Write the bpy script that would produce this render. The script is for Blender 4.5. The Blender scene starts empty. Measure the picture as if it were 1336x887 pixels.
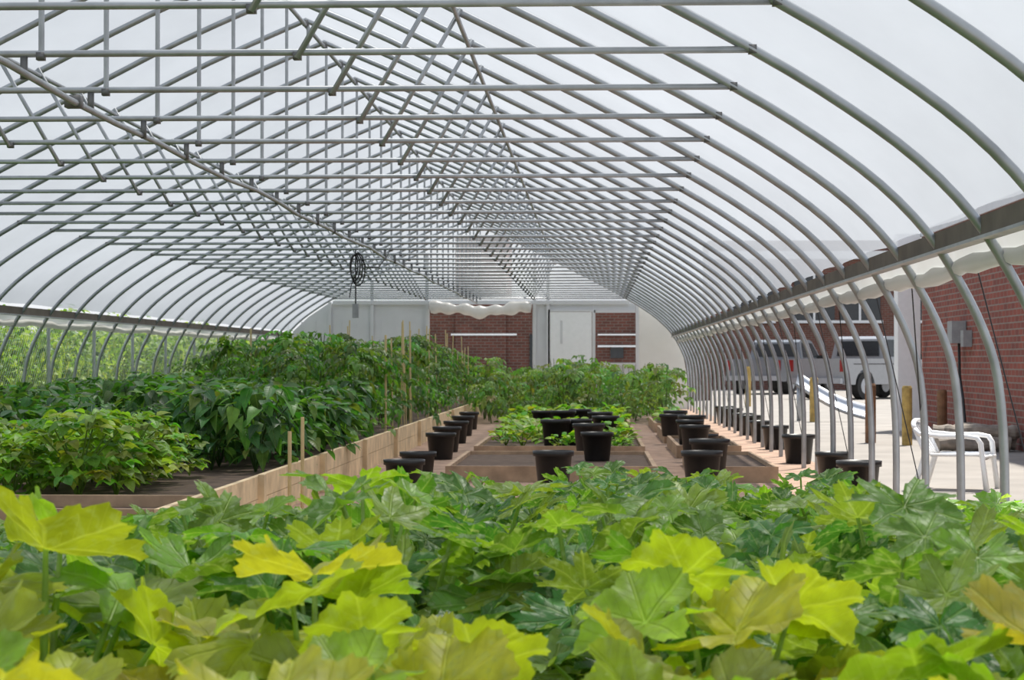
import bpy, math, random
import numpy as np
from mathutils import Vector, Matrix
random.seed(7); RNG=np.random.RandomState(7)
CH=1.05           # camera height
F=2632.0
CX=-2.53          # tunnel centre line
YEND=44.9
BAY=1.22
def U(a,b): return random.uniform(a,b)

# ---------------------------------------------------------------- materials
def newmat(name):
    m=bpy.data.materials.new(name); m.use_nodes=True
    nt=m.node_tree; nt.nodes.clear()
    return m,nt,nt.nodes,nt.links
def simple(name,col,rough=.6,metal=0.,noise=.12,scale=12.,bump=0.,spec=.5,coord='Object'):
    m,nt,N,L=newmat(name)
    out=N.new('ShaderNodeOutputMaterial'); p=N.new('ShaderNodeBsdfPrincipled')
    tc=N.new('ShaderNodeTexCoord'); n=N.new('ShaderNodeTexNoise'); n.inputs['Scale'].default_value=scale
    n.inputs['Detail'].default_value=5
    r=N.new('ShaderNodeValToRGB')
    r.color_ramp.elements[0].position=.3; r.color_ramp.elements[1].position=.7
    r.color_ramp.elements[0].color=tuple(c*(1-noise) for c in col)+(1,)
    r.color_ramp.elements[1].color=tuple(min(1,c*(1+noise)) for c in col)+(1,)
    L.new(tc.outputs[coord],n.inputs['Vector']); L.new(n.outputs['Fac'],r.inputs['Fac'])
    L.new(r.outputs['Color'],p.inputs['Base Color'])
    p.inputs['Roughness'].default_value=rough; p.inputs['Metallic'].default_value=metal
    p.inputs['Specular IOR Level'].default_value=spec
    if bump>0:
        b=N.new('ShaderNodeBump'); b.inputs['Strength'].default_value=bump; b.inputs['Distance'].default_value=.02
        L.new(n.outputs['Fac'],b.inputs['Height']); L.new(b.outputs['Normal'],p.inputs['Normal'])
    L.new(p.outputs['BSDF'],out.inputs['Surface'])
    return m
def film(name,col,transp,diff=.35,scale=.7,var=.86):
    m,nt,N,L=newmat(name)
    out=N.new('ShaderNodeOutputMaterial')
    tc=N.new('ShaderNodeTexCoord'); n=N.new('ShaderNodeTexNoise'); n.inputs['Scale'].default_value=scale
    n.inputs['Detail'].default_value=6; n.inputs['Roughness'].default_value=.6
    mp=N.new('ShaderNodeMapping'); mp.inputs['Scale'].default_value=(1,.5,1)
    L.new(tc.outputs['Object'],mp.inputs['Vector']); L.new(mp.outputs['Vector'],n.inputs['Vector'])
    r=N.new('ShaderNodeValToRGB'); r.color_ramp.elements[0].position=.35; r.color_ramp.elements[1].position=.7
    r.color_ramp.elements[0].color=tuple(c*var for c in col)+(1,); r.color_ramp.elements[1].color=tuple(col)+(1,)
    L.new(n.outputs['Fac'],r.inputs['Fac'])
    d=N.new('ShaderNodeBsdfDiffuse'); t=N.new('ShaderNodeBsdfTranslucent'); g=N.new('ShaderNodeBsdfGlossy')
    g.inputs['Roughness'].default_value=.35; tr=N.new('ShaderNodeBsdfTransparent')
    n2=N.new('ShaderNodeTexNoise'); n2.inputs['Scale'].default_value=2.5; n2.inputs['Detail'].default_value=2
    L.new(mp.outputs['Vector'],n2.inputs['Vector'])
    b=N.new('ShaderNodeBump'); b.inputs['Strength'].default_value=.3; b.inputs['Distance'].default_value=.05
    L.new(n2.outputs['Fac'],b.inputs['Height'])
    for s in (d,t,g): L.new(b.outputs['Normal'],s.inputs['Normal'])
    L.new(r.outputs['Color'],d.inputs['Color']); L.new(r.outputs['Color'],t.inputs['Color'])
    m1=N.new('ShaderNodeMixShader'); m1.inputs[0].default_value=diff
    L.new(t.outputs[0],m1.inputs[1]); L.new(d.outputs[0],m1.inputs[2])
    m2=N.new('ShaderNodeMixShader'); m2.inputs[0].default_value=.05
    L.new(m1.outputs[0],m2.inputs[1]); L.new(g.outputs[0],m2.inputs[2])
    m3=N.new('ShaderNodeMixShader'); m3.inputs[0].default_value=transp
    L.new(m2.outputs[0],m3.inputs[1]); L.new(tr.outputs[0],m3.inputs[2])
    L.new(m3.outputs[0],out.inputs['Surface'])
    return m
def leafmat(name,trans=.4,mottle=.0,rough=.5,veinstr=.5):
    m,nt,N,L=newmat(name)
    out=N.new('ShaderNodeOutputMaterial')
    at=N.new('ShaderNodeAttribute'); at.attribute_name='Col'
    uv=N.new('ShaderNodeUVMap'); uv.uv_map='leaf'
    sp=N.new('ShaderNodeSeparateXYZ'); L.new(uv.outputs['UV'],sp.inputs[0])
    mr=N.new('ShaderNodeMapRange'); mr.inputs[1].default_value=.008; mr.inputs[2].default_value=.03
    mr.inputs[3].default_value=1; mr.inputs[4].default_value=0
    L.new(sp.outputs[0],mr.inputs[0])
    sub=N.new('ShaderNodeMath'); sub.operation='SUBTRACT'; L.new(sp.outputs[1],sub.inputs[0]); L.new(sp.outputs[0],sub.inputs[1])
    mu=N.new('ShaderNodeMath'); mu.operation='MULTIPLY'; mu.inputs[1].default_value=19; L.new(sub.outputs[0],mu.inputs[0])
    si=N.new('ShaderNodeMath'); si.operation='SINE'; L.new(mu.outputs[0],si.inputs[0])
    ab=N.new('ShaderNodeMath'); ab.operation='ABSOLUTE'; L.new(si.outputs[0],ab.inputs[0])
    mr2=N.new('ShaderNodeMapRange'); mr2.inputs[1].default_value=.02; mr2.inputs[2].default_value=.22
    mr2.inputs[3].default_value=.55; mr2.inputs[4].default_value=0; L.new(ab.outputs[0],mr2.inputs[0])
    mx=N.new('ShaderNodeMath'); mx.operation='MAXIMUM'; L.new(mr.outputs[0],mx.inputs[0]); L.new(mr2.outputs[0],mx.inputs[1])
    vs=N.new('ShaderNodeMath'); vs.operation='MULTIPLY'; vs.inputs[1].default_value=veinstr; L.new(mx.outputs[0],vs.inputs[0])
    hv=N.new('ShaderNodeMixRGB'); hv.blend_type='MIX'
    li=N.new('ShaderNodeMixRGB'); li.blend_type='ADD'; li.inputs[0].default_value=1; li.inputs[2].default_value=(.18,.2,.08,1)
    tc=N.new('ShaderNodeTexCoord'); n=N.new('ShaderNodeTexNoise'); n.inputs['Scale'].default_value=14; n.inputs['Detail'].default_value=4
    L.new(tc.outputs['Object'],n.inputs['Vector'])
    rr=N.new('ShaderNodeMapRange'); rr.inputs[1].default_value=.3; rr.inputs[2].default_value=.7; rr.inputs[3].default_value=.68; rr.inputs[4].default_value=1.22
    L.new(n.outputs['Fac'],rr.inputs[0])
    mm=N.new('ShaderNodeVectorMath'); mm.operation='SCALE'; L.new(at.outputs['Color'],mm.inputs[0]); L.new(rr.outputs[0],mm.inputs['Scale'])
    src=mm.outputs[0]
    if mottle>0:
        n3=N.new('ShaderNodeTexNoise'); n3.inputs['Scale'].default_value=38; n3.inputs['Detail'].default_value=3
        L.new(tc.outputs['Object'],n3.inputs['Vector'])
        r3=N.new('ShaderNodeMapRange'); r3.inputs[1].default_value=.53; r3.inputs[2].default_value=.64; r3.inputs[3].default_value=0; r3.inputs[4].default_value=mottle
        L.new(n3.outputs['Fac'],r3.inputs[0])
        m4=N.new('ShaderNodeMixRGB'); L.new(r3.outputs[0],m4.inputs[0]); L.new(src,m4.inputs[1]); m4.inputs[2].default_value=(.44,.54,.33,1)
        src=m4.outputs[0]
    L.new(src,li.inputs[1]); L.new(src,hv.inputs[1]); L.new(li.outputs[0],hv.inputs[2]); L.new(vs.outputs[0],hv.inputs[0])
    p=N.new('ShaderNodeBsdfPrincipled'); p.inputs['Roughness'].default_value=rough; p.inputs['Specular IOR Level'].default_value=.5
    t=N.new('ShaderNodeBsdfTranslucent')
    L.new(hv.outputs[0],p.inputs['Base Color'])
    sc=N.new('ShaderNodeVectorMath'); sc.operation='MULTIPLY'; sc.inputs[1].default_value=(1.6,1.6,.6)
    L.new(hv.outputs[0],sc.inputs[0]); L.new(sc.outputs[0],t.inputs['Color'])
    b=N.new('ShaderNodeBump'); b.inputs['Strength'].default_value=.6; b.inputs['Distance'].default_value=.008; b.invert=True
    L.new(mx.outputs[0],b.inputs['Height']); L.new(b.outputs['Normal'],p.inputs['Normal'])
    ms=N.new('ShaderNodeMixShader'); ms.inputs[0].default_value=trans
    L.new(p.outputs[0],ms.inputs[1]); L.new(t.outputs[0],ms.inputs[2]); L.new(ms.outputs[0],out.inputs['Surface'])
    return m
def brickmat(name,c1,c2,mort,rot=(0,0,0)):
    m,nt,N,L=newmat(name)
    out=N.new('ShaderNodeOutputMaterial'); p=N.new('ShaderNodeBsdfPrincipled'); p.inputs['Roughness'].default_value=.85
    tc=N.new('ShaderNodeTexCoord'); mp=N.new('ShaderNodeMapping'); mp.inputs['Rotation'].default_value=rot
    bt=N.new('ShaderNodeTexBrick'); bt.inputs['Scale'].default_value=1
    bt.inputs['Brick Width'].default_value=.22; bt.inputs['Row Height'].default_value=.08; bt.inputs['Mortar Size'].default_value=.009
    bt.inputs['Color1'].default_value=c1+(1,); bt.inputs['Color2'].default_value=c2+(1,); bt.inputs['Mortar'].default_value=mort+(1,)
    L.new(tc.outputs['Object'],mp.inputs['Vector']); L.new(mp.outputs['Vector'],bt.inputs['Vector'])
    n=N.new('ShaderNodeTexNoise'); n.inputs['Scale'].default_value=2.5; n.inputs['Detail'].default_value=5
    L.new(tc.outputs['Object'],n.inputs['Vector'])
    mr=N.new('ShaderNodeMapRange'); mr.inputs[3].default_value=.6; mr.inputs[4].default_value=1.3; L.new(n.outputs['Fac'],mr.inputs[0])
    sc=N.new('ShaderNodeVectorMath'); sc.operation='SCALE'; L.new(bt.outputs['Color'],sc.inputs[0]); L.new(mr.outputs[0],sc.inputs['Scale'])
    L.new(sc.outputs[0],p.inputs['Base Color']); L.new(p.outputs[0],out.inputs['Surface'])
    return m

M_pipe=simple('galvanised_steel',(.38,.40,.42),.42,.6,.15,8)
M_bracket=simple('bracket_steel',(.16,.16,.16),.5,.5)
M_cover=film('greenhouse_film',(.385,.405,.44),.20,.25,.7,.84)
M_gable=film('gable_film',(.50,.53,.57),.55)
M_sheet=film('side_curtain_film',(.70,.70,.68),.08,.5)
M_panel=simple('grey_wall_panel',(.66,.67,.69),.55,0,.05,2)
M_white=simple('white_paint',(.90,.91,.92),.5,0,.03)
M_dark=simple('dark_glass',(.03,.035,.04),.2,0,.1)
M_black=simple('black_plastic',(.012,.012,.013),.42,0,.2)
M_wood=simple('pine_board',(.72,.55,.34),.75,0,.25,5,.1)
M_woodd=simple('weathered_board',(.42,.29,.19),.85,0,.3,6,.2)
M_hip=simple('hip_board',(.12,.10,.08),.8,0,.25,4)
M_soil=simple('soil',(.10,.065,.045),.95,0,.4,9,.6)
M_path=simple('clay_path',(.33,.22,.16),.95,0,.3,5,.5)
M_conc=simple('concrete',(.27,.245,.22),.9,0,.15,1.2,.15)
M_grass=simple('grass_ground',(.12,.2,.04),.95,0,.4,3,.4)
M_brickR=brickmat('brick_red',(.30,.07,.045),(.20,.05,.035),(.26,.20,.17),(0,math.pi/2,math.pi/2))
M_brickF=brickmat('brick_brown',(.16,.055,.038),(.11,.042,.03),(.16,.13,.11),(math.pi/2,0,0))
M_bamboo=simple('bamboo',(.60,.47,.24),.7)
M_bollard=simple('yellow_wood_post',(.42,.29,.09),.8,0,.35,10)
M_rust=simple('rusty_post',(.2,.10,.05),.8,0,.35,10)
M_alu=simple('aluminium_sheet',(.40,.42,.46),.35,.5,.08)
M_silver=simple('silver_paint',(.34,.35,.37),.3,.35,.04)
M_greyp=simple('grey_paint',(.2,.215,.24),.3,.35,.04)
M_rubber=simple('rubber',(.02,.02,.02),.8)
M_red=simple('tail_lamp',(.25,.02,.02),.3)
M_chair=simple('white_plastic',(.85,.85,.85),.35,0,.01)
M_bark=simple('pale_timber',(.30,.26,.22),.9,0,.45,7,.5)
M_box=simple('meter_box_paint',(.3,.31,.32),.5)
M_leafS=leafmat('squash_leaf',.42,.55,.42,.7)
M_leafN=leafmat('squash_leaf_near',.48,.18,.45,.55)  # nearest rows: yellower palette, more translucent, less mottled
M_leafG=leafmat('leaf_green',.38,0,.42,.3)
M_blade=leafmat('grass_blade',.35,0,.6,.05)

# ---------------------------------------------------------------- mesh builder
class MB:
    def __init__(s): s.v=[];s.f=[];s.c=[];s.uv=[];s.m=[];s.n=0
    def add(s,V,Fc,col=(.5,.5,.5),uv=None,mi=0):
        V=np.asarray(V,float); n=len(V)
        s.v.append(V); o=s.n
        s.f.extend([tuple(i+o for i in f) for f in Fc]); s.m.extend([mi]*len(Fc))
        col=np.asarray(col,float)
        s.c.append(np.tile(col,(n,1)) if col.ndim==1 else col)
        s.uv.append(np.full((n,2),.5) if uv is None else uv)
        s.n+=n
    def tube(s,pts,r,sides=6,col=(.5,.5,.5),mi=0,cap=False):
        pts=[Vector(p) for p in pts]; n=len(pts)
        rr=r if hasattr(r,'__len__') else [r]*n
        V=[];Fc=[]
        prev=None
        for i,p in enumerate(pts):
            t=(pts[min(i+1,n-1)]-pts[max(i-1,0)])
            if t.length<1e-9: t=Vector((0,0,1))
            t.normalize()
            if prev is None:
                a=Vector((0,0,1)) if abs(t.z)<.9 else Vector((1,0,0))
                u=t.cross(a).normalized()
            else:
                u=(prev-t*prev.dot(t)).normalized()
            prev=u; w=t.cross(u)
            for k in range(sides):
                a=2*math.pi*k/sides
                V.append(p+(u*math.cos(a)+w*math.sin(a))*rr[i])
        for i in range(n-1):
            for k in range(sides):
                a=i*sides+k;b=i*sides+(k+1)%sides
                Fc.append((a,b,b+sides,a+sides))
        if cap:
            Fc.append(tuple(range(sides))[::-1]); Fc.append(tuple((n-1)*sides+k for k in range(sides)))
        s.add([tuple(v) for v in V],Fc,col,None,mi)
    def box(s,lo,hi,mi=0,col=(.5,.5,.5),M=None):
        x0,y0,z0=lo;x1,y1,z1=hi
        V=[(x0,y0,z0),(x1,y0,z0),(x1,y1,z0),(x0,y1,z0),(x0,y0,z1),(x1,y0,z1),(x1,y1,z1),(x0,y1,z1)]
        if M is not None: V=[tuple(M@Vector(v)) for v in V]
        s.add(V,[(0,3,2,1),(4,5,6,7),(0,1,5,4),(1,2,6,5),(2,3,7,6),(3,0,4,7)],col,None,mi)
    def prism(s,poly,axis,a,b,mi=0):
        n=len(poly);V=[]
        for t in (a,b):
            for p in poly:
                V.append({'y':(p[0],t,p[1]),'x':(t,p[0],p[1])}[axis])
        Fc=[tuple(range(n)),tuple(range(2*n-1,n-1,-1))]
        for i in range(n):
            j=(i+1)%n; Fc.append((i,i+n,j+n,j))
        s.add(V,Fc,(.5,.5,.5),None,mi)
    def lathe(s,prof,seg=24,c=(0,0,0),mi=0,axis='z'):
        V=[];Fc=[]
        for r,z in prof:
            for k in range(seg):
                a=2*math.pi*k/seg
                if axis=='z': V.append((c[0]+r*math.cos(a),c[1]+r*math.sin(a),c[2]+z))
                else: V.append((c[0]+z,c[1]+r*math.cos(a),c[2]+r*math.sin(a)))
        for i in range(len(prof)-1):
            for k in range(seg):
                a=i*seg+k;b=i*seg+(k+1)%seg; Fc.append((a,b,b+seg,a+seg))
        s.add(V,Fc,(.5,.5,.5),None,mi)
    def mesh(s,name,mats,smooth=False):
        me=bpy.data.meshes.new(name)
        V=np.concatenate(s.v); me.from_pydata(V.tolist(),[],s.f)
        for m in mats: me.materials.append(m)
        me.polygons.foreach_set('material_index',s.m)
        if smooth: me.polygons.foreach_set('use_smooth',[True]*len(s.f))
        C=np.concatenate(s.c); ca=me.color_attributes.new('Col','FLOAT_COLOR','POINT')
        ca.data.foreach_set('color',np.hstack([C,np.ones((len(C),1))]).ravel())
        UVs=np.concatenate(s.uv); uvl=me.uv_layers.new(name='leaf')
        li=np.zeros(len(me.loops),dtype=np.int32); me.loops.foreach_get('vertex_index',li)
        uvl.data.foreach_set('uv',UVs[li].ravel())
        me.update(); return me
    def obj(s,name,mats,smooth=False,loc=(0,0,0)):
        return link(name,s.mesh(name,mats,smooth),loc)
def link(name,me,loc=(0,0,0),rz=0,sc=1,parent=None):
    o=bpy.data.objects.new(name,me); o.location=loc; o.rotation_euler=(0,0,rz)
    o.scale=(sc,sc,sc) if not hasattr(sc,'__len__') else sc
    bpy.context.scene.collection.objects.link(o)
    if parent: o.parent=parent
    return o

# ---------------------------------------------------------------- ground
def plane(name,x0,x1,y0,y1,mat,z=0):
    b=MB(); b.add([(x0,y0,z),(x1,y0,z),(x1,y1,z),(x0,y1,z)],[(0,1,2,3)]); return b.obj(name,[mat])
plane('ground_soil_floor',-7.3,2.3,-8,47,M_path)
plane('ground_concrete_yard',2.3,70,-20,140,M_conc)
plane('ground_grass',-90,-7.3,-20,140,M_grass)
plane('ground_rear_yard',-7.3,2.3,47,140,M_conc)

# ---------------------------------------------------------------- tunnel frame
P=[(4.6,-1.05),(4.6,-.5),(4.57,-.1),(4.50,.15),(4.38,.4),(4.22,.65),(3.98,.9),(3.66,1.14),(3.24,1.40),(2.5,1.80),(1.67,2.217),(.85,2.63),(0,3.0)]
def catmull(P,n):
    out=[]
    for i in range(len(P)-1):
        p0=np.array(P[max(i-1,0)]);p1=np.array(P[i]);p2=np.array(P[i+1]);p3=np.array(P[min(i+2,len(P)-1)])
        for k in range(n):
            t=k/n
            out.append(tuple(.5*((2*p1)+(-p0+p2)*t+(2*p0-5*p1+4*p2-p3)*t*t+(-p0+3*p1-3*p2+p3)*t**3)))
    out.append(P[-1]); return out
PS=catmull(P,3)
full=[(CX+w,y+CH) for w,y in PS]+[(CX-w,y+CH) for w,y in PS[::-1][1:]]
fb=MB()
ks=[k+.43 for k in range(-1,37)]
for k in ks:
    y=k*BAY
    near=y<25
    fb.tube([(x,y,z) for x,z in full],.024,8 if near else 5)
    fb.tube([(CX-3.24,y,CH+1.4),(CX+3.26,y,CH+1.4)],.016,8 if near else 5,cap=True)
    fb.tube([(CX+.02,y,CH+1.4),(CX+.02,y,CH+2.98)],.014,6 if near else 4)
    for s in (-1,1):
        fb.tube([(CX+s*1.19,y-.02,CH+1.37),(CX+s*1.69,y-.02,CH+2.23)],.015,6 if near else 4,cap=True)
        fb.box((CX+s*1.19-.018,y-.025,CH+1.365),(CX+s*1.19+.018,y+.018,CH+1.40),1)
        fb.box((CX+s*3.24-.018,y-.022,CH+1.38),(CX+s*3.24+.018,y+.022,CH+1.42),1)
    fb.box((CX,y-.022,CH+1.37),(CX+.036,y+.018,CH+1.405),1)
    fb.box((CX-.025,y-.025,CH+2.95),(CX+.025,y+.025,CH+3.0),1)
for (w,yy,r) in ((0,2.955,.02),(1.67,2.17,.017),(-1.67,2.17,.017)):
    fb.tube([(CX+w,-.8,CH+yy),(CX+w,YEND,CH+yy)],r,6)
frame=fb.obj('greenhouse_frame',[M_pipe,M_bracket],True)
cb=MB()
pts=[];y=1.0
while y<YEND-.5:
    pts.append((CX-.06+.02*math.sin(y*.9),y,CH+1.30+.012*math.sin(y*1.7))); y+=1.1
cb.tube(pts,.017,8)
for k in ks[1:]:
    y=k*BAY; cb.box((CX-.075,y-.01,CH+1.285),(CX-.045,y+.01,CH+1.39),1)
cb.box((CX-.11,9.95,CH+1.27),(CX-.03,10.02,CH+1.33),1)
cb.obj('electrical_conduit',[M_pipe,M_bracket],True)

# hip boards + rolled side curtain
hb=MB()
for s in (-1,1):
    x=CX+s*4.27
    hb.box((x-.02,-1,CH+.56),(x+.02,YEND-.08,CH+.65),0)
    hb.box((x-.035,-1,CH+.545),(x+.035,YEND-.08,CH+.56),1)
hb.obj('hip_board',[M_hip,M_pipe])
rb=MB()
for s in (-1,1):
    pts=[];rr=[];y=-1
    while y<YEND-.1:
        pts.append((CX+s*(4.38+.01*math.sin(y*3)),y,CH+.47+.012*math.sin(y*2.1)+.006*math.sin(y*7))); rr.append(.045+.006*math.sin(y*5.3)+.004*math.sin(y*11)); y+=.3
    rb.tube(pts,rr,8)
    V=[];Fc=[];n=len(pts)
    for i,p in enumerate(pts):
        V+= [(CX+s*4.34,p[1],CH+.57),(p[0],p[1],p[2])]
    for i in range(n-1): Fc.append((2*i,2*i+1,2*i+3,2*i+2))
    rb.add(V,Fc)
rb.obj('rolled_side_curtain',[M_sheet],True)
rb=MB()
for k in range(7,34,3):
    y=k*BAY
    rb.tube([(CX+4.45,y+.1,CH+.5),(CX+4.68,y+.9,.02)],.004,4); rb.tube([(CX+4.68,y+.9,.02),(CX+4.45,y+1.7,CH+.5)],.004,4)
rb.obj('curtain_ropes',[M_black])

# cover film
cov=MB()
prof=[(w,y) for w,y in PS if y>=.6]
pr=[(CX+w+.035*(w/4.6+.1),y+CH+.04) for w,y in prof]
pl=[(CX-w-.035*(w/4.6+.1),y+CH+.04) for w,y in prof[::-1][1:]]
row=pr+pl; nr=len(row)
ys=np.arange(-1.2,YEND+.01,BAY/4); V=[];Fc=[]
for j,y in enumerate(ys):
    ph=(y/BAY-.43)%1
    puff=.035*math.sin(math.pi*ph)**2
    for i,(x,z) in enumerate(row):
        t=i/(nr-1); nx=(x-CX)/4.3
        V.append((x+puff*nx,y,z+puff*(1-abs(nx))+.006*math.sin(y*3+i)))
for j in range(len(ys)-1):
    for i in range(nr-1):
        a=j*nr+i; Fc.append((a,a+1,a+nr+1,a+nr))
cov.add(V,Fc); cov.obj('greenhouse_plastic_cover',[M_cover],True)

# ---------------------------------------------------------------- end wall
def prof_w(Y):
    for i in range(len(PS)-1):
        (w0,y0),(w1,y1)=PS[i],PS[i+1]
        if y0<=Y<=y1: return w0+(w1-w0)*(Y-y0)/(y1-y0)
    return 0
T=1.31
wb=MB()
opening=(-3.67,-1.37); win=(.0,.92); door=(-.97,-.05)
left=[(opening[0],0)]+[(opening[0],CH+T)]+[(CX-prof_w(Y),CH+Y) for Y in (T,1.0,.7,.4,.1,-.3)]+[(CX-4.6,0)]
wb.prism(left,'y',YEND,YEND+.05)
r2=[(win[1],0),(CX+4.6,0)]+[(CX+prof_w(Y),CH+Y) for Y in (-.3,.1,.4,.7,1.0,1.25)]
wb.prism(r2,'y',YEND,YEND+.05,1)
wb.box((opening[1],YEND,0),(door[0]-.06,YEND+.05,CH+T))
wb.box((door[0]-.06,YEND,CH+1.14),(win[1],YEND+.05,CH+T))
wb.box((win[0],YEND,0),(win[1],YEND+.05,CH-.05))
wb.box((opening[0],YEND,0),(opening[1],YEND+.05,.5))
x=CX-4.3
while x<CX+3.2:
    if not(opening[0]-.03<x<opening[1]+.03) and not(door[0]-.1<x<win[1]+.03):
        wb.box((x-.012,YEND-.012,.02),(x+.012,YEND,CH+.9),0)
    x+=.3
wb.obj('wall_end',[M_panel,M_sheet])
tb=MB()
for x in (-5.9,-4.95,-3.72,-1.32,-1.02,.96):
    zt=CH+min(2.9,1.4+ (3.24-abs(x-CX))*.49)
    tb.box((x-.035,YEND-.06,0),(x+.035,YEND-.013,zt))
tb.box((CX-3.3,YEND-.07,CH+T-.03),(CX+3.3,YEND-.013,CH+T+.05))
tb.box((win[0]-.04,YEND-.06,0),(win[0]+.03,YEND-.013,CH+1.17))
tb.box((win[0],YEND-.06,CH+1.09),(win[1],YEND-.013,CH+1.15))
tb.box((win[0],YEND-.06,CH-.08),(win[1],YEND-.013,CH-.02))
tb.box((opening[0],YEND-.06,.44),(opening[1],YEND-.013,.52))
tb.obj('trim_1',[M_panel])
gb=MB()
gp=[(CX+prof_w(T),CH+T)]+[(CX+w,CH+y) for w,y in PS if y>T]+[(CX-w,CH+y) for w,y in PS[::-1][1:] if y>T]+[(CX-prof_w(T),CH+T)]
gb.add([(x,YEND+.02,z) for x,z in gp],[tuple(range(len(gp)))]); gb.obj('gable_plastic_sheet',[M_gable])
db=MB()
db.box((door[0],YEND-.05,.02),(door[1],YEND-.005,CH+1.11),0)
db.box((door[0]-.05,YEND-.06,0),(door[0]-.005,YEND-.002,CH+1.16),1); 
db.box((door[0]-.05,YEND-.06,CH+1.115),(door[1]+.01,YEND-.002,CH+1.16),1)
db.box((door[0]+.22,YEND-.055,CH+.4),(door[0]+.27,YEND-.045,CH+.92),1)
db.tube([(door[1]-.09,YEND-.09,CH-.05),(door[1]-.2,YEND-.09,CH-.05)],.015,8,mi=2,cap=True)
db.tube([(door[1]-.09,YEND-.09,CH-.05),(door[1]-.09,YEND-.04,CH-.05)],.02,8,mi=2)
db.obj('door_1',[M_white,M_panel,M_pipe])
rp=MB();pts=[];rr=[]
for i in range(40):
    t=i/39; pts.append((opening[0]+.02+t*(opening[1]-opening[0]-.04),YEND-.12,CH+1.15+.03*math.sin(t*9)+.02*math.sin(t*23)+.05*(2*t-1)**2)); rr.append(.12+.02*math.sin(t*17)+.02*math.sin(t*41))
rp.tube(pts,rr,12,cap=True); rp.obj('rolled_plastic_curtain',[M_sheet],True)

# ---------------------------------------------------------------- buildings
b=MB(); b.box((-7,55,0),(3.2,59,CH+1.65)); b.box((-3.78,54.9,0),(-2.4,59,CH+3.45))
b.box((-1.75,54.95,CH-.35),(-1.35,55.02,CH+.75),1); b.box((-3.9,54.88,CH+.72),(-2.1,54.9,CH+.77),2)
b.box((.1,54.9,CH+.72),(1.3,55,CH+.76),2); b.box((.1,54.9,CH+.4),(1.3,55,CH+.45),2); b.box((.45,54.96,CH+.1),(.8,55.02,CH+.4),1)
b.box((-7.1,54.8,CH+1.65),(3.3,59.1,CH+1.75),2)
b.obj('brick_outbuilding',[M_brickF,M_dark,M_white])
b=MB(); b.box((5,14,0),(12,31,2.95),0); b.box((4.97,13.9,2.95),(12.1,31.1,3.05),1)
b.obj('brick_building',[M_brickR,M_panel])
b=MB(); b.box((4.62,30.9,0),(4.96,31.3,3.0)); b.obj('white_pillar',[M_white])
b=MB(); b.box((4.3,76,0),(22,80,5.6),0)
for x in (5.2,7.5,9.2,11.8,14): 
    b.box((x,75.93,2.6),(x+1.5,76.02,4.3),1)
    b.box((x-.1,75.9,2.5),(x+1.6,75.98,2.6),2); b.box((x+.7,75.9,2.6),(x+.78,75.95,4.3),2)
b.box((4.3,75.85,4.9),(22,76.0,5.2),2)
b.obj('brick_warehouse',[M_brickF,M_dark,M_panel])
b=MB(); b.box((4.80,27.3,CH+.25),(4.99,27.65,CH+.55),0); b.tube([(4.93,27.5,CH+.25),(4.93,27.45,CH-.2),(4.93,27.2,CH-.5),(4.93,27.0,.1)],.02,6,mi=1)
b.box((4.88,26.9,CH+.2),(4.995,27.1,CH+.42),0)
b.obj('electric_meter_box',[M_box,M_black])

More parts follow.
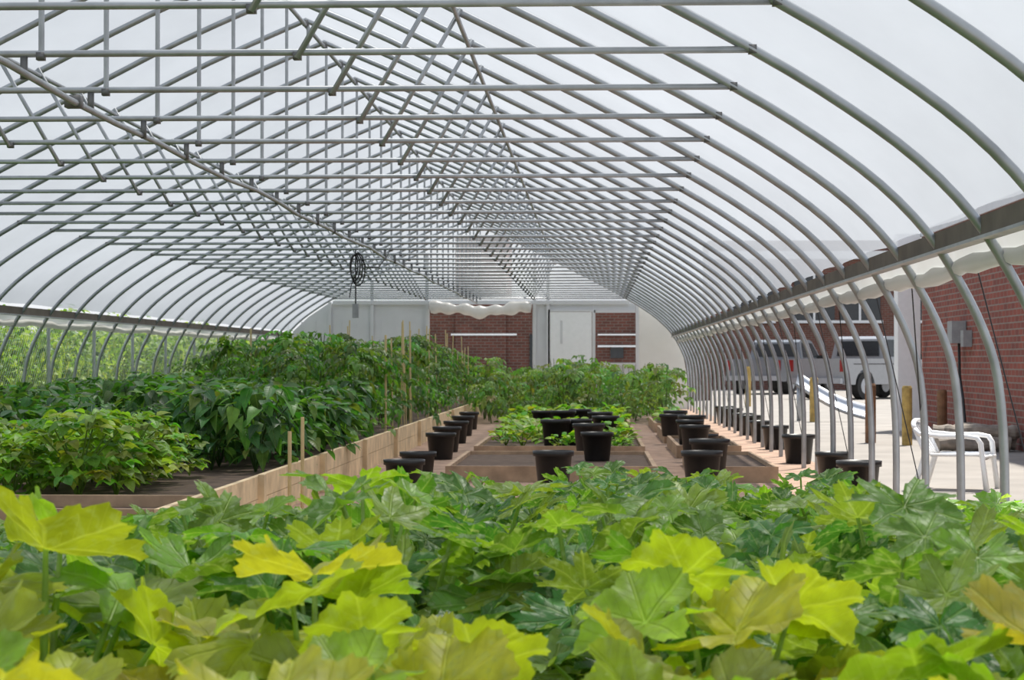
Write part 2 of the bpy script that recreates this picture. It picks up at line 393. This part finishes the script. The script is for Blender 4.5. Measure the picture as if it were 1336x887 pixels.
# ---------------------------------------------------------------- pickup truck
def truck(name,paint,loc,rz,sc=1):
    b=MB()
    def archpoly(x0,x1,zb,wheels,r):
        pts=[(x0,zb)]
        for wx in wheels:
            for k in range(9):
                a=math.pi-math.pi*k/8
                pts.append((wx+r*math.cos(a),max(zb,.38+r*math.sin(a))))
        pts.append((x1,zb)); return pts
    low=archpoly(-2.7,2.7,.42,(-1.75,1.75),.47)
    body=low+[(2.72,.75),(2.66,1.0),(1.2,1.12),(.95,1.14),(-2.68,1.14),(-2.72,.7)]
    def pr(poly,a,c,mi):
        n=len(poly);V=[(p[0],a,p[1]) for p in poly]+[(p[0],c,p[1]) for p in poly]
        Fc=[tuple(range(n)),tuple(range(2*n-1,n-1,-1))]+[(i,i+n,(i+1)%n+n,(i+1)%n) for i in range(n)]
        b.add(V,Fc,(.5,.5,.5),None,mi)
    pr(body,-.95,-.85,0); pr(body,.85,.95,0)
    b.box((-2.7,-.72,.5),(2.68,.72,.7),2)
    b.box((-2.72,-.93,.5),(-2.64,.93,1.14),0)
    b.box((-.72,-.86,.7),(-.64,.86,1.14),0)
    b.box((.95,-.86,.86),(2.66,.86,1.03),0)
    b.box((-.7,-.9,.6),(1.1,.9,1.14),0)
    cab=[(-.72,1.14),(1.15,1.12),(.55,1.72),(.35,1.78),(-.5,1.78),(-.66,1.7)]
    V=[(x,-.92+.13*(z-1.14)/.64,z) for x,z in cab]+[(x,.92-.13*(z-1.14)/.64,z) for x,z in cab]
    n=6; b.add(V,[tuple(range(n)),tuple(range(2*n-1,n-1,-1))]+[(i,i+n,(i+1)%n+n,(i+1)%n) for i in range(n)],mi=0)
    for s in (-1,1):
        def sw(pts):
            V=[(x,s*(.935-.13*(z-1.14)/.64),z) for x,z in pts]; b.add(V,[(0,1,2,3)],mi=1)
        sw([(-.58,1.2),(.12,1.2),(.12,1.68),(-.5,1.68)]); sw([(.18,1.2),(.95,1.2),(.48,1.66),(.18,1.68)])
        for wx in (-1.75,1.75):
            c=(wx,s*.84,.38)
            for (r0,w,mi) in ((.38,.12,2),(.22,.13,3)):
                V=[];Fc=[];S=20
                for yy in (-w,w):
                    for k in range(S): V.append((c[0]+r0*math.cos(2*math.pi*k/S),c[1]+yy,c[2]+r0*math.sin(2*math.pi*k/S)))
                Fc=[(k,(k+1)%S,(k+1)%S+S,k+S) for k in range(S)]+[tuple(range(S)),tuple(range(2*S-1,S-1,-1))]
                b.add(V,Fc,mi=mi)
        b.box((-2.74,s*.86-.07,.78),(-2.7,s*.86+.07,1.1),4)
        b.box((2.66,s*.78-.12,.72),(2.74,s*.78+.12,.9),3)
        b.box((.75,s*1.03-.1,1.12),(.87,s*1.03+.1,1.27),2)
        b.box((-2.3,s*.955-.005,.98),(.95,s*.955+.005,1.0),2)
    V=[(-.735,-.72,1.22),(-.735,.72,1.22),(-.69,.68,1.64),(-.69,-.68,1.64)]; b.add(V,[(0,1,2,3)],mi=1)
    V=[(1.09,-.8,1.2),(1.09,.8,1.2),(.6,.74,1.7),(.6,-.74,1.7)]; b.add(V,[(0,1,2,3)],mi=1)
    b.box((-2.86,-.9,.45),(-2.72,.9,.6),3); b.box((2.7,-.93,.42),(2.84,.93,.62),3)
    o=b.obj(name,[paint,M_dark,M_rubber,M_alu,M_red],False,loc); o.rotation_euler=(0,0,rz); o.scale=(sc,)*3
    return o
truck('pickup_truck',M_silver,(8.0,58.4,0),math.radians(48))
truck('pickup_truck',M_greyp,(6.3,67.5,0),math.radians(64))

# yard objects
def px(x,s): return (x-775)/s
b=MB()
A=Vector((px(1035,73),36,CH-.42));B=Vector((px(1124,73),35.2,.03))
d=(B-A)
n=10;V=[];Fc=[]
for i in range(n+1):
    p=A+d*(i/n)+Vector((0,0,-.10*math.sin(math.pi*i/n)))
    for q in ((0,.05),(.02,0),(.2,.18),(.21,.24)): V.append((p.x+q[1]*.35,p.y-.1+q[0],p.z+q[1]))
for i in range(n):
    for k in range(3): a=i*4+k; Fc.append((a,a+1,a+5,a+4))
b.add(V,Fc)
b.tube([(A.x+.05,A.y-.05,0),(A.x+.05,A.y-.05,A.z)],.025,6); b.tube([(A.x+.1,A.y+.12,0),(A.x+.1,A.y+.12,A.z+.15)],.025,6)
ch=b.obj('metal_slide',[M_alu],True); sm=ch.modifiers.new('s','SOLIDIFY'); sm.thickness=.015
for (x,base,top,mt,r) in ((1060,550,492,M_bollard,.075),(1180,580,503,M_bollard,.065),(1133,577,500,M_rust,.07),(1225,571,508,M_rust,.07),(1255,566,512,M_rust,.065),(975,530,478,M_bollard,.07)):
    s=(base-472)/CH; z=F/s; h=(base-top)/s
    b=MB(); b.lathe([(0,0),(r,0),(r,h-.03),(r*.8,h),(0,h)],14); b.obj('wooden_bollard',[mt],False,(px(x,s),z,0))
b=MB()
random.seed(77)
for i in range(5):
    y=23.7+(i%3)*.26+(.13 if i>2 else 0); pts=[];rr=[]; lift=.0 if i<3 else .15
    for k in range(15):
        t=k/14; pts.append((4.0+.1*(i%2)+.85*t,y+.06*math.sin(3*t+i),.09+lift+.015*math.sin(9*t+i))); rr.append(.075+.01*math.sin(8*t+i*2)+U(-.01,.01))
    b.tube(pts,rr,12,cap=True)
b.obj('timber_log_pile',[M_bark],False)

def chair():
    b=MB()
    def sheet(rows,mi=0):
        n=len(rows);m=len(rows[0]);V=[p for r in rows for p in r];Fc=[]
        for i in range(n-1):
            for k in range(m-1): a=i*m+k; Fc.append((a,a+1,a+m+1,a+m))
        b.add(V,Fc,mi=mi)
    rows=[]
    for i in range(9):
        t=i/8; rows.append([(-.2+.44*t,-.22+.44*k/8,.40+.02*t-.03*math.sin(math.pi*k/8)-(.05*max(0,t-.85)/.15)) for k in range(9)])
    sheet(rows)
    for j in range(6):
        y=-.17+j*.068; rows=[]
        for i in range(8):
            t=i/7; x=-.2-.13*t-.03*math.sin(t*2); z=.40+.34*t
            rows.append([(x-.02*math.cos((y+k*.045)*6),y+k*.045,z) for k in (-.5,.5)])
        sheet(rows)
    top=[]
    for i in range(13):
        a=math.pi*i/12; top.append((-.33-.035*math.sin(a),.25*math.cos(a),.70+.09*math.sin(a)))
    b.tube(top,.022,8)
    for s in (-1,1):
        b.tube([(-.33,s*.25,.70),(-.29,s*.27,.64),(-.1,s*.285,.615),(.12,s*.285,.62),(.21,s*.28,.60),(.24,s*.275,.54),(.26,s*.27,.3),(.29,s*.27,0)],[.022,.024,.026,.028,.026,.024,.022,.026],8,cap=True)
        b.tube([(-.33,s*.25,.70),(-.24,s*.24,.42),(-.29,s*.25,.2),(-.34,s*.26,0)],[.022,.026,.024,.026],8,cap=True)
        b.tube([(-.2,s*.22,.4),(.24,s*.22,.41)],.018,8)
        b.tube([(.24,s*.2,.38),(.262,s*.27,.38)],.02,8)
    b.tube([(.24,-.22,.38),(.24,.22,.38)],.018,8)
    o=b.obj('plastic_lawn_chair',[M_chair],True,(px(1246,157),F/157,0)); o.rotation_euler=(0,0,math.radians(-22)); o.scale=(.95,.85,.72)
    m=o.modifiers.new('s','SOLIDIFY'); m.thickness=.006
chair()

# ---------------------------------------------------------------- raised beds
b=MB()
BX=-2.2;BY0=10.2;BY1=39.5
y=BY0
while y<BY1:
    y2=min(y+3.0,BY1)
    for (za,zb) in ((0.0,.148),(.152,.30)):
        b.box((BX-.04,y+.004,za),(BX,y2-.004,zb),0)
    b.box((BX,y-.05,0),(BX+.04,y+.05,.31),0)
    y=y2
for yy in (BY0,11.25):
    for (za,zb) in ((0,.148),(.152,.30)): b.box((-6.9,yy,za),(BX-.04,yy+.04,zb),1)
b.box((-6.9,BY1,0),(BX-.04,BY1+.04,.3),1); b.box((-6.94,BY0,0),(-6.9,BY1,.3),1)
b.box((-6.9,BY0+.04,.0),(BX-.04,BY1,.235),2)
b.obj('raised_bed',[M_wood,M_woodd,M_soil])
def lowbed(x0,x1,y0,y1,h=.14):
    b=MB(); t=.04
    b.box((x0,y0,0),(x1,y0+t,h)); b.box((x0,y1-t,0),(x1,y1,h)); b.box((x0,y0+t,0),(x0+t,y1-t,h)); b.box((x1-t,y0+t,0),(x1,y1-t,h))
    b.box((x0+t,y0+t,0),(x1-t,y1-t,h*.75),1); b.obj('garden_bed',[M_woodd,M_soil])
beds=[(-1.3,.55,17.6,20.6),(-1.3,.55,21.8,24.6),(-1.3,.55,25.8,28.8),(-1.3,.55,30.0,33.6),(.9,1.6,17.6,20.6),(.9,1.6,22.,25.),(.9,1.6,26,29),(.9,1.6,30,33.6)]
for q in beds: lowbed(*q)

# ---------------------------------------------------------------- pots
pb=MB()
pb.lathe([(0,0),(.125,0),(.13,.01),(.155,.255),(.172,.257),(.174,.30),(.164,.30),(.150,.255),(.15,.24)],28,mi=0)
pb.lathe([(.15,.24),(.08,.25),(0.001,.245)],28,mi=1)
pme=pb.mesh('plant_pot',[M_black,M_soil],True)
pots=[(575,563),(595,548),(612,535),(583,556),(545,586),(527,597),(604,541),
 (779,560),(753,546),(718,540),(722,583),(783,536),(708,533),(757,532),(735,535),(768,552),(790,541),(742,553),(725,547),
 (915,583),(917,563),(906,552),(890,545),(876,538),(866,534),(902,541),(880,546),(925,572),
 (1118,600),(1085,585),(1040,566),(1010,553),(992,546),(978,540),(968,536),(955,532),(945,529)]
occ=[]
random.seed(3)
for (x,ry) in pots:
    z0=0.0
    for it in range(2):
        s=(ry-472)/(.75-z0); y=F/s; X=px(x,s)
        if any(a-.1<X<c+.1 and e-.15<y<f+.15 for a,c,e,f in beds): z0=.105
    if any((X-a)**2+(y-c)**2<.36**2 for a,c in occ): y+=.45
    if z0>0:
        for a,c,e,f in beds:
            if a-.1<X<c+.1 and e-.15<y<f+.15:
                X=min(max(X,a+.2),c-.2); y=min(max(y,e+.2),f-.2)
    if any((X-a)**2+(y-c)**2<.36**2 for a,c in occ): continue
    occ.append((X,y)); link('plant_pot',pme,(X,y,z0),U(0,6),U(.9,1.0))

# ---------------------------------------------------------------- leaf templates
def squash_leaf(seed,step=4,dr=(.26,.42),th=.022,wd=22):
    rs=np.random.RandomState(seed)
    lob=np.radians([0,50,-50,100,-100,146,-146]); amp=[1.0,.95,.95,.88,.88,.80,.80]
    amp=[a*(1+rs.uniform(-.06,.06)) for a in amp]
    ang=np.radians(np.arange(-176,177,step/1.0)); ang=np.sort(np.unique(np.round(np.concatenate([ang,lob]),4)))
    rings=[.1,.28,.46,.64,.8,.92,1.0]
    R=[];D=[]
    dep=rs.uniform(*dr)
    for i,a in enumerate(ang):
        d=np.abs(a-lob); j=int(np.argmin(d))
        v=max(am*np.exp(-(abs(a-l)/math.radians(wd))**3) for am,l in zip(amp,lob))
        r=(1-dep)*.95+dep*v+.035*math.exp(-(d[j]/math.radians(7))**2)
        if abs(a)>math.radians(158): r*=max(.3,1-(abs(a)-math.radians(158))/math.radians(24))
        teeth=th*(1 if i%2 else -1)+rs.uniform(-th*.9,th*.9)
        R.append((r,teeth)); D.append(d[j])
    ph=rs.uniform(0,6,6); cup=rs.uniform(-.32,.2); fold=rs.uniform(.25,.5); vv=rs.uniform(0,.4)
    V=[(0,0,0)];uv=[(0,0)]
    for q in rings:
        for i,a in enumerate(ang):
            r=(R[i][0]+(R[i][1] if q==1 else (R[i][1]*.3 if q>.9 else 0)))*q
            x=r*math.sin(a);y=r*math.cos(a)
            z=fold*r*min(D[i],.42)*(1-.35*q)+cup*r*r-.22*max(0,y-.4)**1.5+vv*abs(x)*(1-.4*abs(x))
            z+=.08*q*q*math.sin(3*a+ph[0])+.05*q**3*math.sin(7*a+ph[1])+.035*q**4*math.sin(15*a+ph[3])+.025*math.sin(9*x+ph[2])*math.sin(8*y+ph[4])
            V.append((x,y,z)); uv.append((r*math.sin(D[i]),r*math.cos(D[i])))
    n=len(ang);Fc=[(0,i+2,i+1) for i in range(n-1)]
    for k in range(len(rings)-1):
        o=1+k*n
        for i in range(n-1): Fc.append((o+i,o+i+1,o+n+i+1,o+n+i))
    return np.array(V),Fc,np.array(uv)
def ovate(n=5,w=.35,fold=.2,droop=.35,pt=1.0):
    V=[];uv=[]
    for i in range(n+1):
        t=i/n; ww=w*math.sin(math.pi*min(1,t**.75*.97+.03))**pt if 0<i<n else 0.01
        z=-droop*t*t
        for s in (-1,0,1):
            V.append((s*ww,t,z+abs(s)*ww*fold*1.5)); uv.append((abs(s)*ww,t))
    Fc=[]
    for i in range(n):
        for k in (0,1): a=i*3+k; Fc.append((a,a+1,a+4,a+3))
    return np.array(V),Fc,np.array(uv)
def place(mb,tp,pos,direc,nrm,sc,col,mi=0):
    d=Vector(direc).normalized(); n=Vector(nrm); n=(n-d*n.dot(d))
    if n.length<1e-4: n=Vector((0,0,1.0))-d*d.z
    n.normalize(); x=d.cross(n)
    R=np.array([[x.x,d.x,n.x],[x.y,d.y,n.y],[x.z,d.z,n.z]])
    V=tp[0]*sc@R.T+np.array(pos)
    mb.add(V,tp[1],col,tp[2],mi)
SQ=[squash_leaf(i,4,(.22,.36),.026,22) for i in range(12)]
SQM=[squash_leaf(50+i,5,(.42,.60),.045,20) for i in range(14)]

def squash_plant(seed,h=.65,nl=15,pal=0,lr=(.15,.23),spread=.5):
    random.seed(seed); b=MB(); T=SQ if pal==0 else SQM
    for i in range(nl):
        a=i*2.399+U(-.3,.3); t=(i+.5)/nl
        rad=spread*(1-.75*t)*U(.8,1.15); hh=h*(.45+.55*t)*U(.82,1.08)
        p0=Vector((0,0,.03)); p2=Vector((rad*math.cos(a),rad*math.sin(a),hh))
        p1=Vector((rad*.35*math.cos(a),rad*.35*math.sin(a),hh*.6))
        pts=[p0*(1-s)**2+p1*2*s*(1-s)+p2*s*s for s in (0,.25,.5,.75,1)]
        b.tube(pts,[.011,.010,.008,.007,.005],6,(.32,.45,.12),0)
        out=Vector((math.cos(a),math.sin(a),0)); a2=a+U(-.7,.7)
        dr=Vector((math.cos(a2),math.sin(a2),U(-.6,.45) if pal==0 else U(-.7,.9)))
        tilt=U(-.3,1.2)
        nr=Vector((0,0,1))+out*tilt+Vector((U(-.5,.5),U(-.55,.35),0))
        L=U(*lr)*(1.1-.25*t)
        if pal==0: c=random.choice([(.38,.47,.035),(.46,.52,.04),(.31,.43,.04),(.26,.40,.04),(.50,.53,.05)])
        elif pal==1: c=random.choice([(.13,.30,.04),(.18,.36,.045),(.25,.42,.05),(.085,.22,.04),(.30,.44,.05),(.10,.25,.05)])
        c=tuple(x*U(.8,1.15) for x in c)
        place(b,random.choice(T),tuple(p2),tuple(dr),tuple(nr),L,c)
    return b.mesh('squash_plant',[M_leafN if pal==0 else M_leafS],True)
near=[squash_plant(100+i,.70,17,0,(.14,.22),.42) for i in range(7)]
mid=[squash_plant(200+i,.67,25,1,(.115,.19),.48) for i in range(9)]
random.seed(11)
for y,scy in ((2.7,.85),(3.25,.85)):
    x=-1.35
    while x<1.3:
        link('squash_plant',random.choice(near),(x+U(-.1,.1),y+U(-.12,.12),0),U(0,6.28),U(.93,1.05)*scy); x+=.48
y=3.85
while y<10.2:
    x=-2.9 if y<8.2 else -1.3
    while x<1.75:
        X=x+U(-.14,.14);Y=y+U(-.14,.14)
        w=min(1,max(0,(X+1.5)/1.1)); w2=min(1,max(0,(X-.8)/.6))
        k=.0720*(1-w)+.0485*w+.012*w2
        lim=1.05-k*Y
        sc=min(1.0,lim/.79)*U(.87,1.06)
        scx=max(sc,.8)
        link('squash_plant',random.choice(mid if (y>4.3 or random.random()<.4) else near),(X,Y,0),U(0,6.28),(scx,scx,sc)); x+=.6
    y+=.58

# ---------------------------------------------------------------- other crops
OV=[ovate(5,.30,.2,.3),ovate(5,.34,.3,.6),ovate(5,.27,.15,.1)]
OVs=[ovate(3,.30,.2,.3),ovate(3,.34,.3,.7)]
RD=[ovate(4,.46,.15,.25,.7),ovate(4,.44,.2,.5,.7)]
def bush(name,seed,h,rad,n,L,cols,tps,droop=(-.5,.3),h0=.15,tri=False,taper=.35):
    random.seed(seed); b=MB(); 
    nb=7
    for i in range(nb):
        a=i*2*math.pi/nb+U(-.3,.3); b.tube([(0,0,0),(rad*.3*math.cos(a),rad*.3*math.sin(a),h*.5),(rad*.75*math.cos(a),rad*.75*math.sin(a),h*U(.75,.95))],[.008,.006,.004],4,tuple(c*.6 for c in cols[0]))
    for i in range(n):
        a=U(0,6.283); z=h0+(h-h0)*U(0,1)**.6; r=rad*math.sqrt(U(.05,1))*(1-taper*(z/h)**3)
        p=(r*math.cos(a),r*math.sin(a),z); a2=a+U(-.9,.9)
        dr=Vector((math.cos(a2),math.sin(a2),U(*droop))); nr=Vector((U(-.4,.4),U(-.4,.4),1))
        c=tuple(x*U(.7,1.3) for x in random.choice(cols))
        if tri:
            side=Vector((-dr.y,dr.x,0))
            for dd in (dr,dr*.3+side,dr*.3-side): place(b,random.choice(tps),p,tuple(dd),tuple(nr),L*U(.8,1.1),c)
        else: place(b,random.choice(tps),p,tuple(dr),tuple(nr),L*U(.75,1.2),c)
    return b.mesh(name,[M_leafG],True)
def tomato(seed,h,rad,nc,cols):
    random.seed(seed); b=MB()
    for k in range(3):
        a=U(0,6.28); b.tube([(0,0,0),(.1*math.cos(a),.1*math.sin(a),h*.5),(.16*math.cos(a),.16*math.sin(a),h)],[.01,.008,.004],4,(.1,.18,.04))
    for i in range(nc):
        a=U(0,6.283); z=.12+(h-.12)*U(0,1)**.7; r0=.08; ln=rad*U(.6,1.1)*(1-.45*(z/h)**2)
        up=U(-.15,.7); c=tuple(x*U(.7,1.35) for x in random.choice(cols))
        for j in range(4):
            t=(j+1)/4; r=r0+ln*t; p=Vector((r*math.cos(a),r*math.sin(a),z+up*ln*t-.5*ln*t*t))
            tang=Vector((math.cos(a),math.sin(a),up-t)); side=Vector((-math.sin(a),math.cos(a),0))
            for s in (-1,1):
                place(b,random.choice(OVs),tuple(p),tuple(side*s+tang*.5+Vector((0,0,U(-.4,.2)))),(U(-.5,.5),U(-.5,.5),1),U(.06,.10),c)
        place(b,random.choice(OVs),tuple(p),tuple(tang),(0,0,1),.12,c)
    return b.mesh('tomato_plant',[M_leafG],True)
beans=[bush('bean_plant',300+i,.48,.32,70,.095,[(.23,.42,.05),(.32,.50,.06),(.16,.33,.04)],RD,(-.5,.5),.03,True,.2) for i in range(5)]
peps=[bush('pepper_plant',320+i,.60,.34,120,.15,[(.05,.17,.035),(.08,.22,.04),(.04,.12,.03),(.14,.30,.05)],OV,(-.9,.3),.06) for i in range(5)]
toms=[tomato(340+i,1.12,.42,46,[(.09,.22,.035),(.14,.28,.05),(.065,.16,.03)]) for i in range(6)]
tomsR=[tomato(360+i,.92,.42,32,[(.17,.31,.07),(.23,.37,.09),(.11,.22,.05)]) for i in range(5)]
lett=[bush('lettuce_plant',380+i,.20,.19,30,.11,[(.26,.45,.05),(.37,.54,.07),(.16,.34,.05)],RD,(.0,1.2),.03) for i in range(4)]
random.seed(21)
def field(name,ms,x0,x1,y0,y1,dx,dy,z=0.,s=(.85,1.15),skip=0.,j=.12,ok=None,zs=(.85,1.12)):
    y=y0
    while y<=y1:
        x=x0
        while x<=x1+.001:
            if random.random()>=skip:
                X=x+U(-j,j);Y=y+U(-j,j); sc=U(*s)
                if (ok is None or ok(X,Y)) and not any((X-a)**2+(Y-c)**2<.42**2 for a,c in occ): link(name,random.choice(ms),(X,Y,z),U(0,6.28),(sc,sc,sc*U(*zs)))
            x+=dx
        y+=dy
BZ=.235
def tomok(X,Y):
    if X>-3.5: return Y>20.9
    if X>-4.9: return Y>25
    return Y>31
field('bean_plant',beans,-6.45,-2.6,11.75,14.4,.43,.46,BZ,(.75,1.0),.05)
field('pepper_plant',peps,-6.55,-2.5,15.0,30.5,.45,.6,BZ,(.78,1.02),.03,.14,lambda X,Y: not tomok(X,Y-.5),(.8,1.15))
field('tomato_plant',toms,-6.4,-2.62,21.2,38.8,.62,.95,BZ,(.78,1.06),.06,.18,tomok,(.75,1.1))
field('tomato_plant',toms,-6.4,-2.6,40.3,43.5,.7,.9,0,(.9,1.1))
field('pepper_plant',peps,-3.9,-2.7,7.4,9.7,.45,.55,0,(.62,.78))
field('tomato_plant',tomsR,-1.9,1.75,34.6,43.6,.62,.95,0,(.7,1.2),.1,.18,None,(.8,1.15))
for (a,c,e,f) in beds:
    if e<21: continue
    field('lettuce_plant',lett,a+.25,c-.2,e+.3,f-.25,.33,.36,.1,(.6,1.15),.45 if e<25 else .1,.06)

# stakes
b=MB(); random.seed(5)
for i in range(26):
    x=random.choice([-2.38,-2.42,-2.5,-3.2]); y=U(24,39); h=U(1.2,1.6)
    b.tube([(x,y,.2),(x+U(-.05,.05),y+U(-.04,.04),h)],.009,5,cap=True)
for (x,y,h) in ((-2.06,13.6,.58),(-2.06,14.2,.66),(-4.6,26.9,1.5),(-2.33,22.5,1.35),(-2.33,25.5,1.45)):
    b.tube([(x,y,0),(x,y,h)],.014,6,cap=True)
b.obj('bamboo_stakes',[M_bamboo])

# hanging cable with switch box
b=MB(); s0=115.; X=px(463,s0); Y=F/s0
zc=CH+1.28
for L0 in range(4):
    pts=[];ra=.045+.012*L0;rbb=.13+.018*L0
    for i in range(25):
        a=i/24*2*math.pi; pts.append((X+ra*math.sin(a)+.015*L0-.02,Y+.02*math.cos(a+L0),zc-.19-.012*L0+rbb*math.cos(a)))
    b.tube(pts,.008,6)
b.tube([(X,Y,zc),(X,Y,zc-.62)],.009,6)
b.tube([(X+.02,Y,zc-.02),(X+.12,Y,zc-.2),(X+.25,Y+.1,zc-.2),(X+.33,Y+.3,zc-.06),(X+.34,Y+.5,zc+.04)],.007,6)
b.tube([(X-.07,Y,zc-.55),(X-.05,Y,zc-.40),(X,Y,zc-.3)],.006,6)
b.box((X-.035,Y-.03,zc-.78),(X+.035,Y+.03,zc-.62),1)
b.obj('hanging_extension_cord',[M_black,M_box])

# ---------------------------------------------------------------- left fence & weeds
b=MB(); fx=-8.3; H=1.75; sp=.11; y=8.0
def thin(p,q,r=.0022):
    V=[]
    for (c) in (p,q):
        V+=[(c[0],c[1]-r,c[2]),(c[0]+r,c[1]+r,c[2]),(c[0]-r,c[1]+r,c[2])]
    b.add(V,[(0,1,4,3),(1,2,5,4),(2,0,3,5)])
y=8.0-H
while y<46:
    thin((fx,y,0.02),(fx,y+H,H)); thin((fx+.006,y+H,0.02),(fx+.006,y,H)); y+=sp
for y in np.arange(8,48,2.8): b.tube([(fx,y,0),(fx,y,H+.05)],.03,8,cap=True)
b.tube([(fx,6,H),(fx,48,H)],.022,6)
b.obj('chain_link_fence',[M_pipe])
def weed(seed):
    random.seed(seed); b=MB()
    bl=ovate(4,.02,.1,.25)
    for i in range(26):
        a=U(0,6.28);r=U(0,.5); h=U(.7,1.5)
        c=random.choice([(.22,.32,.06),(.15,.27,.05),(.30,.34,.10)])
        place(b,bl,(r*math.cos(a),r*math.sin(a),0),(U(-.3,.3),U(-.3,.3),1),(U(-1,1),U(-1,1),.1),h,c)
    for i in range(330):
        a=U(0,6.28);r=U(0,.6); c=random.choice([(.22,.34,.06),(.13,.25,.04),(.30,.40,.08),(.09,.18,.03)])
        place(b,random.choice(OVs),(r*math.cos(a),r*math.sin(a),U(.1,1.6)),(U(-1,1),U(-1,1),U(-.7,.5)),(U(-.6,.6),U(-.6,.6),1),U(.08,.17),c)
    return b.mesh('leafy_shrub',[M_blade],True)
W=[weed(400+i) for i in range(5)]
random.seed(31)
for y in np.arange(14,60,.8):
    for x in (-9.1,-10.0,-11.2):
        link('leafy_shrub',random.choice(W),(x+U(-.3,.3),y+U(-.3,.3),0),U(0,6.28),U(.75,1.25)*(1.1 if x<-10 else .95))

# ---------------------------------------------------------------- light
w=bpy.data.worlds.new('sky'); bpy.context.scene.world=w; w.use_nodes=True
N=w.node_tree.nodes;L=w.node_tree.links;N.clear()
out=N.new('ShaderNodeOutputWorld');bg=N.new('ShaderNodeBackground');tc=N.new('ShaderNodeTexCoord');sp=N.new('ShaderNodeSeparateXYZ')
cr=N.new('ShaderNodeValToRGB'); cr.color_ramp.elements[0].position=0; cr.color_ramp.elements[0].color=(.92,.94,.96,1)
cr.color_ramp.elements[1].position=.8; cr.color_ramp.elements[1].color=(.62,.75,.95,1)
L.new(tc.outputs['Generated'],sp.inputs[0]);L.new(sp.outputs[2],cr.inputs[0]);L.new(cr.outputs[0],bg.inputs[0]);L.new(bg.outputs[0],out.inputs[0])
bg.inputs[1].default_value=1.0
sl=bpy.data.lights.new('sun','SUN'); sl.energy=8.0; sl.angle=math.radians(2.5); sl.color=(1,.96,.88)
so=bpy.data.objects.new('sun',sl); bpy.context.scene.collection.objects.link(so)
dirv=Vector((-.22,-.45,-1.0))
so.rotation_euler=dirv.to_track_quat('-Z','Y').to_euler(); so.location=(0,0,20)

cam=bpy.data.cameras.new('camera'); co=bpy.data.objects.new('camera',cam); bpy.context.scene.collection.objects.link(co)
cam.sensor_width=36; cam.lens=F/1336*36; cam.clip_end=400; cam.clip_start=.05
co.location=(0,0,CH); co.rotation_euler=(math.radians(90)+math.atan(28.5/F),0,math.atan(107/F))
cam.dof.use_dof=True; cam.dof.focus_distance=10; cam.dof.aperture_fstop=10
bpy.context.scene.camera=co
bpy.context.scene.view_settings.view_transform='Standard'
